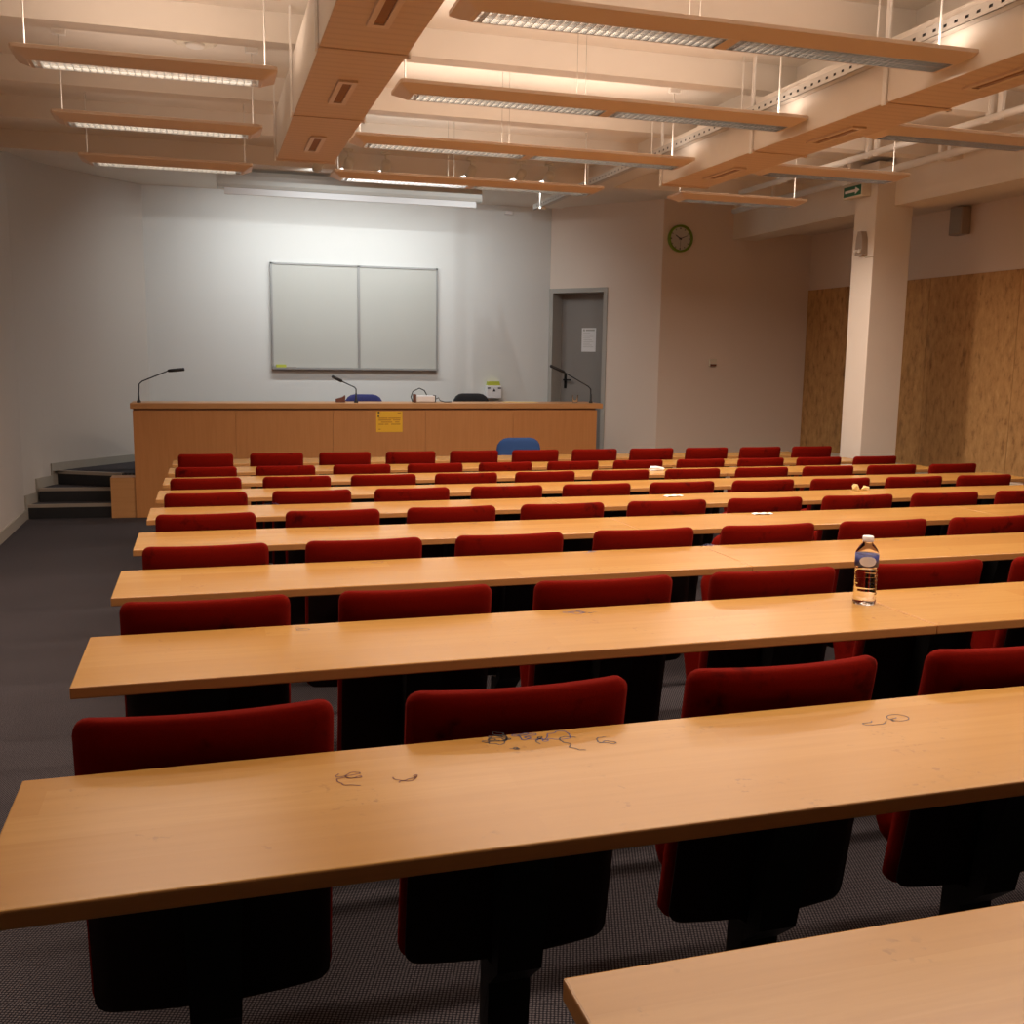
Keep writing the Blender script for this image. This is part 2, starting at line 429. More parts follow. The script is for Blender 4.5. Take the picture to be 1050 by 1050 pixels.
def doodle(i, x, y, s, seed, m='ink', loops=9):
    for j, (x0, x1) in enumerate(SEG):
        if x0 <= x < x1:
            t, xc, yc = tops[i, j]; return scribble(t, x-xc, y-yc, s, seed, m, loops, z=.0003)
for a in ((0, .49, 1.632, .026, 3, 'ink', 12), (0, .515, 1.626, .03, 4, 'blueink', 14), (0, .445, 1.628, .02, 5), (0, .475, 1.588, .012, 6, 'ink', 4), (0, .535, 1.592, .016, 7, 'ink', 4),
          (0, .61, 1.606, .03, 8, 'ink', 4), (0, .66, 1.595, .022, 9, 'ink', 5), (0, .19, 1.557, .03, 10, 'brown', 7), (0, .27, 1.52, .022, 11, 'brown', 5), (0, 1.172, 1.552, .03, 12, 'ink', 3), (0, 1.226, 1.552, .010, 13, 'ink', 4),
          (1, .22, 2.57, .022, 14, 'ink', 5), (1, .95, 2.595, .03, 15, 'blueink', 10), (1, 1.02, 2.565, .014, 16, 'ink', 6),
          (2, 1.35, 3.56, .03, 17, 'blueink', 8), (2, 1.93, 3.565, .035, 18, 'blueink', 10), (2, 2.62, 3.55, .03, 19, 'ink', 6),
          (2, .55, 3.54, .03, 20, 'brown', 5), (3, .52, 4.53, .02, 21, 'ink', 5), (3, 1.15, 4.53, .02, 22, 'ink', 5), (4, .35, 5.50, .03, 23, 'blueink', 8)):
    doodle(*a)
# the circled doodle on the nearest desk
t, xc, yc = tops[0, 0]; b = MB(); ring = [(1.226-xc+.021*math.cos(q), 1.552-yc+.017*math.sin(q)) for q in [2*PI*k/20 for k in range(20)]]
for k in range(20):
    p, q = Vector(ring[k]), Vector(ring[(k+1) % 20]); n = Vector((-(q-p).y, (q-p).x)).normalized()*.0011
    b.poly([(w.x, w.y, .0003) for w in (p-n, q-n, q+n, p+n)])
b.build('pen_doodle', 'ink', t, fix=False)
# camera-side table whose corner shows at lower right
d = thing('bench_desk', 'beech table corner at the lower right, nearest of all to the camera', 'desk', (0, .913, fz(.913)), 0, None)
b = MB(); b.box(-1.35, 1.35, -DD/2, DD/2, -.026, 0, bev=.003)
for f in b.bm.faces: f.material_index = 1 if abs(f.normal.z) < .5 else 0
b.build('tabletop', ['beech', 'beech_edge'], d, (.335+1.35, -DD/2, .75))
for k in range(2, 5):
    o = bpy.data.objects.new('leg', leg_mesh); COL.objects.link(o); o.parent = d; o.location = (CH0+CHP*k, 0, 0)

# ------------------------------------------------------------------ lecture chairs
def make_chair():
    t = thing('lecture_chair', 'x', 'chair', (0, 0, 0), 0, 'red lecture chairs in rows')
    MB().cushion(CH_W, .568, .05, .027, .030, c=(0, .17*.568, .245), lean=-.17).build('backrest', 'red', t)
    s = MB().cushion(.39, .30, .06, .07, 0, nx=10, nz=7)
    s.xf(Matrix.Translation((0, .155, .300)) @ Matrix.Rotation(-.30, 4, 'X'))
    s.build('seat', 'red', t)
    sh = MB(); sh.cushion(.412, .42, .012, .026, .027, nx=8, nz=4, c=(0, .17*.566-.031, .247), lean=-.17); sh.build('rear_shell', 'shell', t)
    b = MB(); b.box(-.03, .03, .09, .16, .30, .35); b.build('bracket', 'black', t)
    return t
CH_W = .4254
chair0 = make_chair(); used = False
NROW = [4, 6, 7, 9, 10, 11, 11, 11]
for i in range(8):
    yb = Y0+DY*i
    for k in range(min(11, NROW[i]+1)):
        y = yb+.055; loc = (CH0+CHP*k, y, fz(yb) + (.036 if i == 7 else 0))
        n = NROW[i]
        pos = ['leftmost', 'second from the left', 'third from the left', 'fourth from the left', 'fifth from the left', 'sixth from the left', 'seventh from the left', 'eighth from the left', 'ninth from the left', 'tenth from the left', 'eleventh from the left'][k]
        row = ['nearest chair row', 'second chair row from the camera', 'third chair row from the camera', 'fourth chair row from the camera', 'fifth chair row from the camera', 'sixth chair row from the camera', 'seventh chair row from the camera', 'farthest chair row'][i]
        lab = 'red upholstered lecture chair, %s in the %s' % (pos, row)
        if k >= n: lab = 'red chair past the right picture edge, %s' % row
        if not used: c = chair0; c.location = loc; c['label'] = lab; used = True
        else: c = dup(chair0, loc, lab)

# ------------------------------------------------------------------ pendant lamps
def pan_hull(Lx, W):
    """shallow tray: flat top, sloping flanks, flat underside"""
    m = MB(); top, rim, bot = .055, .035, 0.0
    rings = []
    def ring(hx, hy, z, r):
        pts = []
        for sx, sy in ((1, 1), (-1, 1), (-1, -1), (1, -1)):
            for q in range(4):
                a = {(1, 1): 0, (-1, 1): PI/2, (-1, -1): PI, (1, -1): 3*PI/2}[sx, sy]+PI/2*q/3
                pts.append((sx*(hx-r)+r*math.cos(a), sy*(hy-r)+r*math.sin(a), z))
        return [m.bm.verts.new(p) for p in pts]
    rings = [ring(Lx/2-.01, W/2-.01, top, .02), ring(Lx/2, W/2, top-.004, .02), ring(Lx/2, W/2, rim, .02), ring(Lx/2-.065, W/2-.075, bot, .02)]
    n = 16
    for a, b in zip(rings, rings[1:]):
        for k in range(n): m.bm.faces.new((a[k], a[(k+1) % n], b[(k+1) % n], b[k]))
    # underside ring left open where the louvres sit: outer bottom lip
    return m, rings[-1], rings[0]
LAMP_Z = 3.025
def pendant(kind, x0, x1, ynear, label, cool=(False, False), pw=1.0, upw=1.0, sp=150):
    Lx, W = x1-x0, .30; xc, yc = (x0+x1)/2, ynear+W/2
    t = thing('pendant_lamp', label, 'ceiling lamp', (xc, yc, LAMP_Z), 0, 'hanging fluorescent lamps')
    m, low, up = pan_hull(Lx, W)
    secs = [(-Lx/2+.085, -.03), (.03, Lx/2-.085)] if kind == 2 else [(-Lx/2+.085, Lx/2-.085)]
    hy = .068
    # underside plate around the louvre openings
    bx = Lx/2-.067; by = W/2-.077
    m.box(-bx, bx, -by, -hy, 0, .004); m.box(-bx, bx, hy, by, 0, .004)
    xs = [-bx]+[v for s in secs for v in s]+[bx]
    for k in range(0, len(xs), 2): m.box(xs[k], xs[k+1], -hy, hy, 0, .004)
    # reflector tray above the louvre
    m.box(-bx, bx, -by, by, .046, .05)
    m.build('housing', 'lamp_body', t)
    for si, (a, b) in enumerate(secs):
        lv = MB(); n = int((b-a)/.034)
        for k in range(n+1):
            x = a+(b-a)*k/n
            lv.prism([(x-.0012, .002), (x+.0012, .002), (x+.004, .026), (x-.004, .026)], 'y', -hy, hy) if False else lv.prism([(x-.0010, .0), (x+.0010, .0), (x+.004, .024), (x-.004, .024)], 'y', -hy, hy)
        for yy in (-hy, 0, hy): lv.box(a, b, yy-.002, yy+.002, 0, .024)
        lv.build('louvre', 'louver', t)
        tb = MB()
        for yy in (-.034, .034): tb.tube([(a+.03, yy, .036), (b-.03, yy, .036)], .008, 8)
        tb.build('tube', 'tube_cool' if cool[si] else 'tube', t)
        for nm, z, rot, p, size_y, spr in (('down_light', -.003, 0, pw*DOWN, .12, sp), ('up_light', .058, PI, (1.2 if cool[si] else 1)*upw*UP, .10, 175)):
            ld = bpy.data.lights.new(nm, 'AREA'); ld.shape = 'RECTANGLE'; ld.size = b-a; ld.size_y = size_y; ld.energy = p*(b-a)
            ld.color = (1, .95, .88) if cool[si] else LAMPCOL; ld.spread = math.radians(spr)
            lo = bpy.data.objects.new(nm, ld); COL.objects.link(lo); lo.parent = t; lo.location = ((a+b)/2, 0, z); lo.rotation_euler = (rot, 0, 0)
    RX = {-1: -Lx/2+.05, 1: Lx/2-(.115 if kind == 2 else .05)}
    for sx in (-1, 1):
        r = MB(); r.tube([(RX[sx], 0, .05), (RX[sx], 0, ZC-LAMP_Z)], .0045, 6); ro = r.build('rod', 'white_metal', t)
        r = MB(); r.box(RX[sx]-.04, RX[sx]+.04, -.02, .02, ZC-LAMP_Z-.035, ZC-LAMP_Z, bev=.004); r.build('ceiling_mount', 'white_metal', ro)
    if kind == 2:
        r = MB(); r.tube([(-.18, 0, .05), (-.18, 0, ZC-LAMP_Z)], .0013, 5); r.tube([(-.13, 0, .05), (-.13, 0, ZC-LAMP_Z)], .0013, 5); r.build('cable', 'skirt', t)
    return t
LAMPCOL = (1.0, .79, .645)
DOWN, UP = 14.0, 4.4
YN = [4.035, 5.39, 6.735, 8.10]
ML = ['double hanging lamp nearest the camera between the two ducts', 'second double hanging lamp from the camera between the ducts', 'third double hanging lamp from the camera between the ducts', 'farthest double hanging lamp between the ducts, its left half glowing whiter']
MX = [(.994, 3.375), (.994, 3.36), (.95, 3.32), (.98, 3.18)]
for i in range(4): pendant(2, MX[i][0], MX[i][1], YN[i], ML[i], (i == 3, False), upw=(1, 1, 1, .45)[i])
LLb = ['single hanging lamp nearest the camera left of the left duct', 'middle single hanging lamp left of the left duct', 'farthest single hanging lamp left of the left duct']
for i in range(3): pendant(1, -.82, .385, YN[i+1], LLb[i], pw=.6, upw=(1.4, .4, .15)[i])
RLb = ['hanging lamp cut by the right picture edge, right of the right duct', 'middle hanging lamp right of the right duct', 'farthest hanging lamp right of the right duct, below its end']
for i in range(3): pendant(1, 3.86, 5.07, YN[i+1]-.02, RLb[i], pw=(1.2, 1.6, 2.6)[i], sp=(150, 158, 164)[i])

pendant(2, .994, 3.36, 2.68, 'double hanging lamp between the ducts, just above the top picture edge')
pendant(2, .994, 3.36, 1.32, 'double hanging lamp between the ducts, over the nearest desk and above the picture')
pendant(1, -.82, .385, 2.68, 'single hanging lamp left of the left duct, over the nearest desks above the picture')
pendant(1, -.82, .385, 4.03, 'single hanging lamp left of the left duct, above the top picture edge')
pendant(1, 3.86, 5.07, 4.03, 'single hanging lamp right of the right duct, outside the picture')

# ------------------------------------------------------------------ ducts
def duct(x0, x1, label, top):
    t = thing('ceiling_duct', label, 'duct', ((x0+x1)/2, 7.4, 2.99), 0, 'boxed ducts')
    w = (x1-x0)/2; joints = [0, -1.345, -2.68, -4.02, -5.36, -6.7, -8.04, -9.9]
    for k in range(len(joints)-1):
        b = MB(); a, c = joints[k], joints[k+1]
        b.box(-w, w, c+.004, a-.004, .0, top, bev=.004)
        for f in b.bm.faces: f.material_index = 0 if f.normal.z < -.5 else 1
        b.box(-w-.006, w+.006, a-.05, a-.012, -.006, .012)
        s = b.build('duct_section', ['duct', 'ceil'], t)
        gy = (a+c)/2+.02; g = MB(); gx = .0
        g.box(gx-.022, gx+.022, gy-.20, gy+.20, -.004, -.001); g.build('vent_slot', 'grille', s)
        g = MB()
        for sx in (-1, 1): g.box(gx+sx*.034-.012, gx+sx*.034+.012, gy-.235, gy+.235, -.012, 0)
        for sy in (-1, 1): g.box(gx-.0219, gx+.0219, gy+sy*.2175-.0174, gy+sy*.2175+.0174, -.012, 0)
        g.build('vent_frame', 'lamp_body', s)
        for sx in (-1, 1):
            g = MB(); g.box(sx*(w+.010)-.005, sx*(w+.010)+.005, a-.045, a-.015, -.012, ZC-2.99); g.build('strap', 'white_metal', s)
    return t
duct(.508, .892, 'long boxed ceiling duct with slots, left of the picture centre', .31)
duct(3.355, 3.735, 'long boxed ceiling duct with slots, running to the upper right', .31)

# cable tray in front of the right duct
ct = thing('cable_tray', 'perforated metal cable tray hung beside the right ceiling duct', 'cable tray', (3.312, 10.37, 3.185))
b = MB(); b.box(-.025, .025, -11.8, 0, 0, .003)
for sx in (-.024, .024):
    b.box(sx-.001, sx+.001, -11.8, 0, 0, .020); b.box(sx-.001, sx+.001, -11.8, 0, .034, .054)
    y = 0
    while y > -11.8: b.box(sx-.001, sx+.001, y-.048, y, .020, .034); y -= .072
b.build('tray_channel', 'galv', ct)
b = MB(); b.tube([(-.004, -11.7, .02), (-.004, -.1, .02), (-.004, -.02, .02)], .013, 8); b.box(-.020, -.012, -11.7, -.06, .006, .048); b.build('cable_bundle', 'blackplastic', ct)
for k in range(8):
    yy = -.25-k*1.36
    b = MB(); b.tube([(-.035, yy, -.02), (-.035, yy, ZC-3.185)], .005, 6); b.box(-.045, .024, yy-.015, yy+.015, -.02, -.002); b.build('hanger', 'white_metal', ct)
# white service pipes by the right bulkhead
for x, z, r, ye, lab in ((5.24, 3.36, .026, 9.6, 'white service pipe under the right ceiling, farther from the bulkhead'), (5.82, 3.36, .032, 10.8, 'white service pipe running along the right ceiling bulkhead')):
    p = thing('service_pipe', lab, 'pipe', (x, ye, z), 0, 'white ceiling pipes')
    b = MB(); b.tube([(0, -11.6, 0), (0, 0, 0)], r, 12); b.build('pipe', 'white_metal', p)
    for k in range(8):
        b = MB()
        for q in (0, .11): b.box(-.014, .014, -.75-1.36*k-q, -.71-1.36*k-q, -r-.004, ZC-z)
        b.build('clip', 'white_metal', p)

# ------------------------------------------------------------------ column with sign and unit
cl = MB(); cl.box(-.2, .2, -.165, .165, -.35, ZC-.05, bev=.006)
tag(cl.build('column', 'ceil', None, (6.20, 8.585, .35-.34)), 'square cream column standing by the right ends of the desks', 'column')
ex = thing('exit_sign', 'green and white exit arrow sign high on the cream column', 'exit sign', (5.93, 8.66, 3.275))
MB().box(-.03, .068, -.15, .15, -.06, .06, bev=.006).build('sign_box', 'cream', ex)
b = MB(); b.box(-.033, -.030, -.135, .135, -.045, .045); b.build('green_panel', 'exitgreen', ex)
b = MB()
for pts in ([(.11, -.012), (-.06, -.012), (-.06, .012), (.11, .012)], [(-.05, -.032), (-.05, .032), (-.115, 0)]):
    b.prism(pts, 'x', -.036, -.033)
b.build('arrow', 'paper', ex)
un = thing('emergency_light', 'slim grey oblong emergency unit on the cream column below exit sign', 'emergency light', (5.998, 8.56, 2.79))
b = MB(); b.prism([(-.055, -.11), (.055, -.11), (.05, .04), (.03, .11), (-.02, .11), (-.045, .04)], 'x', -.06, 0); b.build('body', 'greyunit', un)
for yy in (-.028, .028):
    b = MB(); b.lathe([(.018, 0), (.018, .02), (.010, .024)], 12, M4=Matrix.Translation((-.06, yy, -.075)) @ Matrix.Rotation(-PI/2, 4, 'Y')); b.build('lamp_head', 'white_metal', un)
b = MB(); b.tube([(-.01, -.02, -.11), (-.01, -.03, -.13), (-.005, -.15, -.13)], .006, 6); b.build('conduit', 'cream', un)

# ------------------------------------------------------------------ chipboard sheets on the right wall
OSB = [(10.47, 11.49, 'chipboard sheet at the far corner of the right wall, left of the column'), (9.21, 10.465, 'chipboard sheet on the right wall partly behind the cream column'),
       (7.955, 9.205, 'chipboard sheet on the right wall just right of the column'), (6.70, 7.95, 'chipboard sheet on the right wall at the right picture edge')]
for y0, y1, lab in OSB:
    b = MB(); b.box(-.018, 0, (y0-y1)/2, (y1-y0)/2, 0, 1.965, bev=.002)
    tag(b.build('chipboard_sheet', 'osb', None, (RWX-.001, (y0+y1)/2, .595)), lab, 'wall board', 'chipboard sheets on the right wall')
sp = thing('wall_speaker', 'small box speaker high on the right wall above the chipboard', 'speaker', (RWX-.002, 8.79, 3.085))
MB().box(-.11, 0, -.09, .09, -.135, .135, bev=.008).build('cabinet', 'greyunit', sp)
MB().box(-.114, -.109, -.075, .075, -.12, .12).build('grille', 'skirt', sp)

# ------------------------------------------------------------------ clock, switch, door
ck = thing('wall_clock', 'round wall clock with a thick green rim', 'clock', (5.487, 11.498, 3.11))
R90 = Matrix.Rotation(PI/2, 4, 'X')
b = MB(); b.lathe([(.155, 0), (.160, .012), (.160, .045), (.150, .055), (.138, .055), (.134, .030), (.134, 0)], 40, M4=R90); b.build('rim', 'green', ck)
b = MB(); b.lathe([(.135, .0), (.135, .024)], 40, M4=R90); b.build('dial', 'dial', ck)
b = MB()
for k in range(12):
    a = 2*PI*k/12; c, s_ = math.sin(a), math.cos(a); l0, l1, w = .108, .126, .004 if k % 3 else .007
    b.prism([(c*l0+s_*w, s_*l0-c*w), (c*l1+s_*w, s_*l1-c*w), (c*l1-s_*w, s_*l1+c*w), (c*l0-s_*w, s_*l0+c*w)], 'y', -.0255, -.024)
b.build('hour_marks', 'ink', ck)
def hand(ang, ln, w, nm, y):
    a = math.radians(ang); c, s_ = math.sin(a), math.cos(a); b = MB()
    b.prism([(-c*.02+s_*w, -s_*.02-c*w), (c*ln+s_*w*.5, s_*ln-c*w*.5), (c*ln-s_*w*.5, s_*ln+c*w*.5), (-c*.02-s_*w, -s_*.02+c*w)], 'y', y-.002, y); b.build(nm, 'ink', ck)
hand(303, .075, .007, 'hour_hand', -.026); hand(68, .105, .005, 'minute_hand', -.029); hand(180, .10, .002, 'second_hand', -.032)
sw = thing('wall_switch', 'small cream switch box on the wall below the green clock', 'switch', (5.99, 11.498, 1.65))
MB().box(-.045, .045, -.035, 0, -.045, .045, bev=.005).build('case', 'cream', sw); MB().box(-.04, .04, -.04, -.034, -.042, -.018).build('rocker', 'brown', sw)

ang = math.atan2(dirp.y, dirp.x); DW = (DP1-DP0).length
dr = bpy.data.objects.new('door_1', None); COL.objects.link(dr); dr.location = (DP0.x, DP0.y, .426); dr.rotation_euler = (0, 0, ang); struct(dr)
dr['label'] = 'grey door recessed in the slanted wall right of the whiteboard'; 
hh = 2.555-.426
b = MB()      # local x runs along the wall, +y is into the recess
b.box(0, .055, -.012, .27, 0, hh); b.box(DW-.055, DW, -.012, .27, 0, hh); b.box(.055, DW-.055, -.012, .27, hh-.055, hh)
b.build('door_frame', 'frame', dr)
b = MB(); b.box(.055, DW-.055, .215, .26, .003, hh-.055); lf = b.build('door_leaf', 'door', dr)
b = MB(); b.box(.11, .15, .208, .216, .86, 1.06, bev=.003); b.tube([(.13, .21, .97), (.13, .165, .97), (.24, .165, .97)], .010, 8); b.build('door_handle', 'black', lf)
nt = MB(); nt.box(-.105, .105, -.002, 0, -.15, .15)
nt = nt.build('door_notice', 'paper', None, (0, 0, 0)); tag(nt, 'white paper notice taped on the grey door', 'notice')
_p = DP0+dirp*(.47)+nrm*.214; nt.location = (_p.x, _p.y, 1.915); nt.rotation_euler = (0, 0, ang)
b = MB()
b.box(-.085, -.06, -.003, -.002, .11, .135)
b.box(-.045, .085, -.003, -.002, .112, .132)
for k in range(9): b.box(-.08, -.08+.10+.05*((k*7) % 3)/2, -.003, -.002, .085-k*.022, .089-k*.022)
b.build('print', 'frame', nt)

# ------------------------------------------------------------------ whiteboard
wb = thing('whiteboard', 'double whiteboard with aluminium frame on the front wall', 'whiteboard', (1.79, FW, 1.50))
x0, x1, zt = .775-1.79, 2.805-1.79, 1.255
yF = -.030
for a, c in ((x0+.02, (x0+x1)/2+.018), ((x0+x1)/2+.044, x1-.02)):
    b = MB(); b.box(a, c, yF, yF+.03, .02, zt-.02); b.build('board_panel', 'board', wb)
b = MB()
b.box(x0, x0+.022, yF-.012, -.002, 0, zt); b.box(x1-.022, x1, yF-.012, -.002, 0, zt); b.box(x0, x1, yF-.012, -.002, zt-.022, zt); b.box(x0, x1, yF-.012, -.002, 0, .024)
b.box((x0+x1)/2+.016, (x0+x1)/2+.046, yF-.012, -.002, 0, zt); b.build('board_frame', 'alu', wb)
b = MB(); b.prism([(yF-.012, 0), (yF-.045, 0), (yF-.045, .022), (yF-.040, .022), (yF-.040, .006), (yF-.012, .006)], 'x', x0, x1); b.build('pen_tray', 'alu', wb)
er = thing('board_eraser', 'yellow green eraser cloth and pen lying in the whiteboard tray', 'eraser', (.88, FW-.0585, 1.5062))
MB().box(-.06, .06, -.0105, .0105, 0, .05, bev=.004).build('pad', 'lime', er)
b = MB(); b.tube([(.06, .0, .010), (.18, .002, .010)], .009, 8); b.build('marker', 'brown', er)

# projection screen
ps = thing('projection_screen', 'rolled-up projection screen in a grey housing above the whiteboard', 'projection screen', (1.57, 11.3, 3.345))
b = MB(); b.prism([(-.06, .02), (-.075, .05), (-.075, .14), (-.05, .185), (.06, .185), (.07, .15), (.07, .02)], 'x', -1.39, 1.385); b.build('housing', 'screen_box', ps)
for sx in (-1.40, 1.385):
    b = MB(); b.box(sx, sx+.015, -.08, .075, .012, .195, bev=.003); b.build('end_cap', 'screen_box', ps)
b = MB(); b.box(-1.325, 1.345, -.035, -.005, -.045, .022, bev=.006); b.build('bottom_bar', 'screen_bar', ps)
for sx in (-1.2, 1.2):
    b = MB(); b.box(sx-.02, sx+.02, -.02, .02, .18, ZC-3.345); b.build('bracket', 'white_metal', ps)

# small spotlights on the ceiling in front of the whiteboard wall
BOARD_FILL = 27
SPOTW = 19
SPX = [(1.05, 3.40), (1.33, 3.43), (1.68, 3.43), (2.50, 3.43), (3.00, 3.43), (3.29, 3.43)]
SPN = ['leftmost', 'second from left', 'third from left', 'fourth from left', 'fifth from left', 'rightmost']
for k, (x, z) in enumerate(SPX):
    t = thing('spotlight', 'small white ceiling spotlight aimed at the front wall, %s of the six' % SPN[k], 'spotlight', (x, 9.88, z), 0, 'spotlights before the front wall')
    tgt = Vector(([.6, 1.1, 1.6, 2.2, 2.7, 3.2][k]*1.0, FW, 1.8)) - Vector((x, 9.88, z)); q = tgt.to_track_quat('-Z', 'Y')
    b = MB(); b.lathe([(.022, .07), (.045, .05), (.045, -.05), (.040, -.05), (.036, -.03)], 16, M4=q.to_matrix().to_4x4()); b.build('head', 'cream', t)
    b = MB(); b.tube([(0, 0, .03), (0, 0, ZC-z)], .010, 8); b.build('stem', 'cream', t)
    b = MB(); b.lathe([(.045, ZC-z-.02), (.045, ZC-z)], 16); b.build('base_plate', 'cream', t)
    ld = bpy.data.lights.new('spot_beam', 'SPOT'); ld.energy = SPOTW; ld.color = (.94, .99, 1.0); ld.spot_size = math.radians(112); ld.spot_blend = 1; ld.shadow_soft_size = .001
    lo = bpy.data.objects.new('spot_beam', ld); COL.objects.link(lo); lo.parent = t; lo.location = q @ Vector((0, 0, -.08)); lo.rotation_euler = q.to_euler()
bl = thing('board_light', 'long fluorescent board light hidden behind the projection screen housing', 'lamp', (1.57, 11.55, 3.43))  # added fixture, real source unknown; put in to brighten the front wall
b = MB(); b.prism([(-.08, .06), (.10, .06), (.10, .035), (.094, .035), (.094, .054), (-.074, .054), (-.074, -.03), (-.08, -.03)], 'x', -1.4, 1.4); b.build('housing', 'white_metal', bl)
b = MB(); b.tube([(-1.36, 0, .02), (1.36, 0, .02)], .010, 8); b.build('tube', 'tube_cool', bl)
for sx in (-1.1, 1.1):
    b = MB(); b.tube([(sx, 0, .06), (sx, 0, ZC-3.43)], .008, 8); b.build('stem', 'white_metal', bl)
ld = bpy.data.lights.new('board_beam', 'AREA'); ld.shape = 'RECTANGLE'; ld.size = 2.7; ld.size_y = .05; ld.energy = BOARD_FILL; ld.color = (.94, .99, 1.0)
ld.spread = math.radians(160); lo = bpy.data.objects.new('board_beam', ld); COL.objects.link(lo); lo.parent = bl; lo.location = (0, .03, .02); lo.rotation_euler = (math.radians(30), 0, 0)
dt = thing('smoke_detector', 'round detector disc on the ceiling above the left lamps', 'detector', (.0, 6.85, ZC))
MB().lathe([(.13, 0), (.13, -.012), (.10, -.022), (.0, -.024)], 32).build('base', 'cream', dt); MB().lathe([(.06, -.022), (.05, -.04), (0, -.042)], 24).build('sensor', 'white_metal', dt)
cm = thing('wall_sensor', 'tiny white sensor high on the front wall right of the screen', 'sensor', (3.71, FW-.001, 3.47))
MB().box(-.05, .05, -.05, 0, -.02, .025, bev=.008).build('case', 'paper', cm)

# ------------------------------------------------------------------ things on and around the counter
CT = 1.1725
def mic(x, y, pts, label):
    t = thing('gooseneck_microphone', label, 'microphone', (x, y, CT), 0, 'gooseneck microphones on the counter')
    b = MB(); b.lathe([(.022, 0), (.022, .012), (.012, .03), (.009, .10)], 14); b.build('base', 'blackplastic', t)
    pv = [Vector((p[0]-x, 0, p[1]-CT)) for p in pts]
    sm = [Vector((0, 0, .06))]+[pv[0]*.92+Vector((0, 0, 0))]+[pv[0]+(pv[1]-pv[0])*.1]+[pv[1]]
    b = MB(); b.tube(sm, .0065, 8); b.build('neck', 'blackplastic', t)
    d = (pv[2]-pv[1]); b = MB(); b.tube([pv[1]-d*.05, pv[1], pv[1]+d*.12, pv[2]-d*.05, pv[2]], [.007, .014, .017, .017, .012], 12); b.build('capsule', 'blackplastic', t)
    return t
mic(-.655, 11.12, [(-.645, 1.375), (-.36, 1.495), (-.20, 1.512)], 'black gooseneck microphone at the left end of the counter')
mic(1.556, 11.12, [(1.556, 1.33), (1.405, 1.40), (1.298, 1.453)], 'black gooseneck microphone in front of the dark blue chair')
mic(4.262, 11.12, [(4.259, 1.345), (3.93, 1.52), (3.758, 1.593)], 'black gooseneck microphone at the right end before the door')
w = MB(); w.prism([(-.05, 0), (.05, 0), (.05, .075), (.02, .055), (-.05, .035)], 'y', -.03, .03)
tag(w.build('wooden_block', 'brown', None, (1.40, 11.22, CT)), 'small brown wedge-shaped block on the counter left of the microphone', 'block')
pj = thing('projector', 'small white projector with a looped black cable on the counter', 'projector', (2.33, 11.22, CT))
MB().box(-.105, .105, -.07, .07, .008, .075, bev=.01).build('body', 'paper', pj)
MB().box(-.125, -.10, -.05, .05, .0, .09, bev=.006).build('side_grip', 'brown', pj)
MB().box(.105, .115, -.06, .06, .005, .08).build('end_plate', 'blackplastic', pj)
b = MB(); b.tube([(-.15, -.08, .006), (-.165, -.06, .06), (-.14, -.03, .12), (-.06, 0, .155), (.0, .02, .13), (.03, .03, .08)], .006, 8); b.tube([(.11, 0, .03), (.16, 0, .05), (.17, -.02, .02), (.22, -.03, .006), (.30, -.02, .006)], .005, 8); b.build('cable', 'blackplastic', pj)
cu = MB(); cu.lathe([(.028, 0), (.036, .088), (.034, .088), (.027, .004), (0, .004)], 20)
tag(cu.build('plastic_cup', 'plastic_clear', None, (4.10, 11.20, CT)), 'clear plastic cup on the counter before the door', 'cup')
ys = MB(); ys.box(-.14, .14, -.09, .09, 0, .004); ys.box(-.24, -.10, -.06, .07, .0, .007)
tag(ys.build('loose_papers', 'crumb', None, (3.50, 11.27, CT)), 'pale yellow papers lying on the counter right of the black chair', 'papers')
no = MB(); no.box(-.143, .143, -.002, 0, -.112, .112)
no = tag(no.build('yellow_notice', 'yellow', None, (1.896, 10.9995, .974)), 'yellow printed notice stuck on the front of the wooden counter', 'notice')
b = MB(); b.lathe([(.011, 0), (.011, .001)], 12, M4=Matrix.Translation((-.115, -.002, .098)) @ R90); b.lathe([(.010, 0), (.010, .001)], 12, M4=Matrix.Translation((-.118, -.002, .058)) @ R90); b.build('dots', 'ink', no)
b = MB()
for k, (z, segs) in enumerate(((.095, [(.09, .125)]), (.036, [(-.118, -.02), (-.01, .122)]), (.016, [(-.118, .02), (.04, .118)]), (-.006, [(-.09, .03), (.06, .11)]), (-.028, [(-.118, -.06), (-.05, -.01), (.02, .12)]), (-.082, [(-.118, -.095)]))):
    for a, c in segs: b.box(a, c, -.003, -.002, z-.003, z+.003)
b.build('print', 'red_ink', no)
# chairs of the lecturers
def office_chair(x, y, z, mt, label, hback, rz, w=.45):
    t = thing('office_chair', label, 'chair', (x, y, z), rz, None)
    bh = .36
    MB().cushion(w, bh, .06, .12, .03, c=(0, -.20, hback-bh)).build('backrest', mt, t)
    s = MB().cushion(.46, .44, .07, .1, 0); s.xf(Matrix.Translation((0, -.2, .47)) @ Matrix.Rotation(-PI/2, 4, 'X')); s.build('seat', mt, t)
    b = MB(); b.tube([(0, 0, .45), (0, -.22, .45), (0, -.245, .52), (0, -.235, hback-.2)], .016, 8); b.build('back_post', 'black', t)
    b = MB(); b.tube([(0, 0, .10), (0, 0, .45)], .025, 10); b.build('gas_column', 'black', t)
    for k in range(5):
        a = 2*PI*k/5; b = MB(); b.tube([(0, 0, .10), (.27*math.cos(a), .27*math.sin(a), .07)], [.025, .014], 8); l = b.build('base_leg', 'black', t)
        b = MB(); b.lathe([(.026, -.012), (.028, 0), (.026, .012)], 12, M4=Matrix.Translation((.27*math.cos(a), .27*math.sin(a), .029)) @ Matrix.Rotation(a, 4, 'Z') @ Matrix.Rotation(PI/2, 4, 'X')); b.build('castor', 'black', l)
    return t
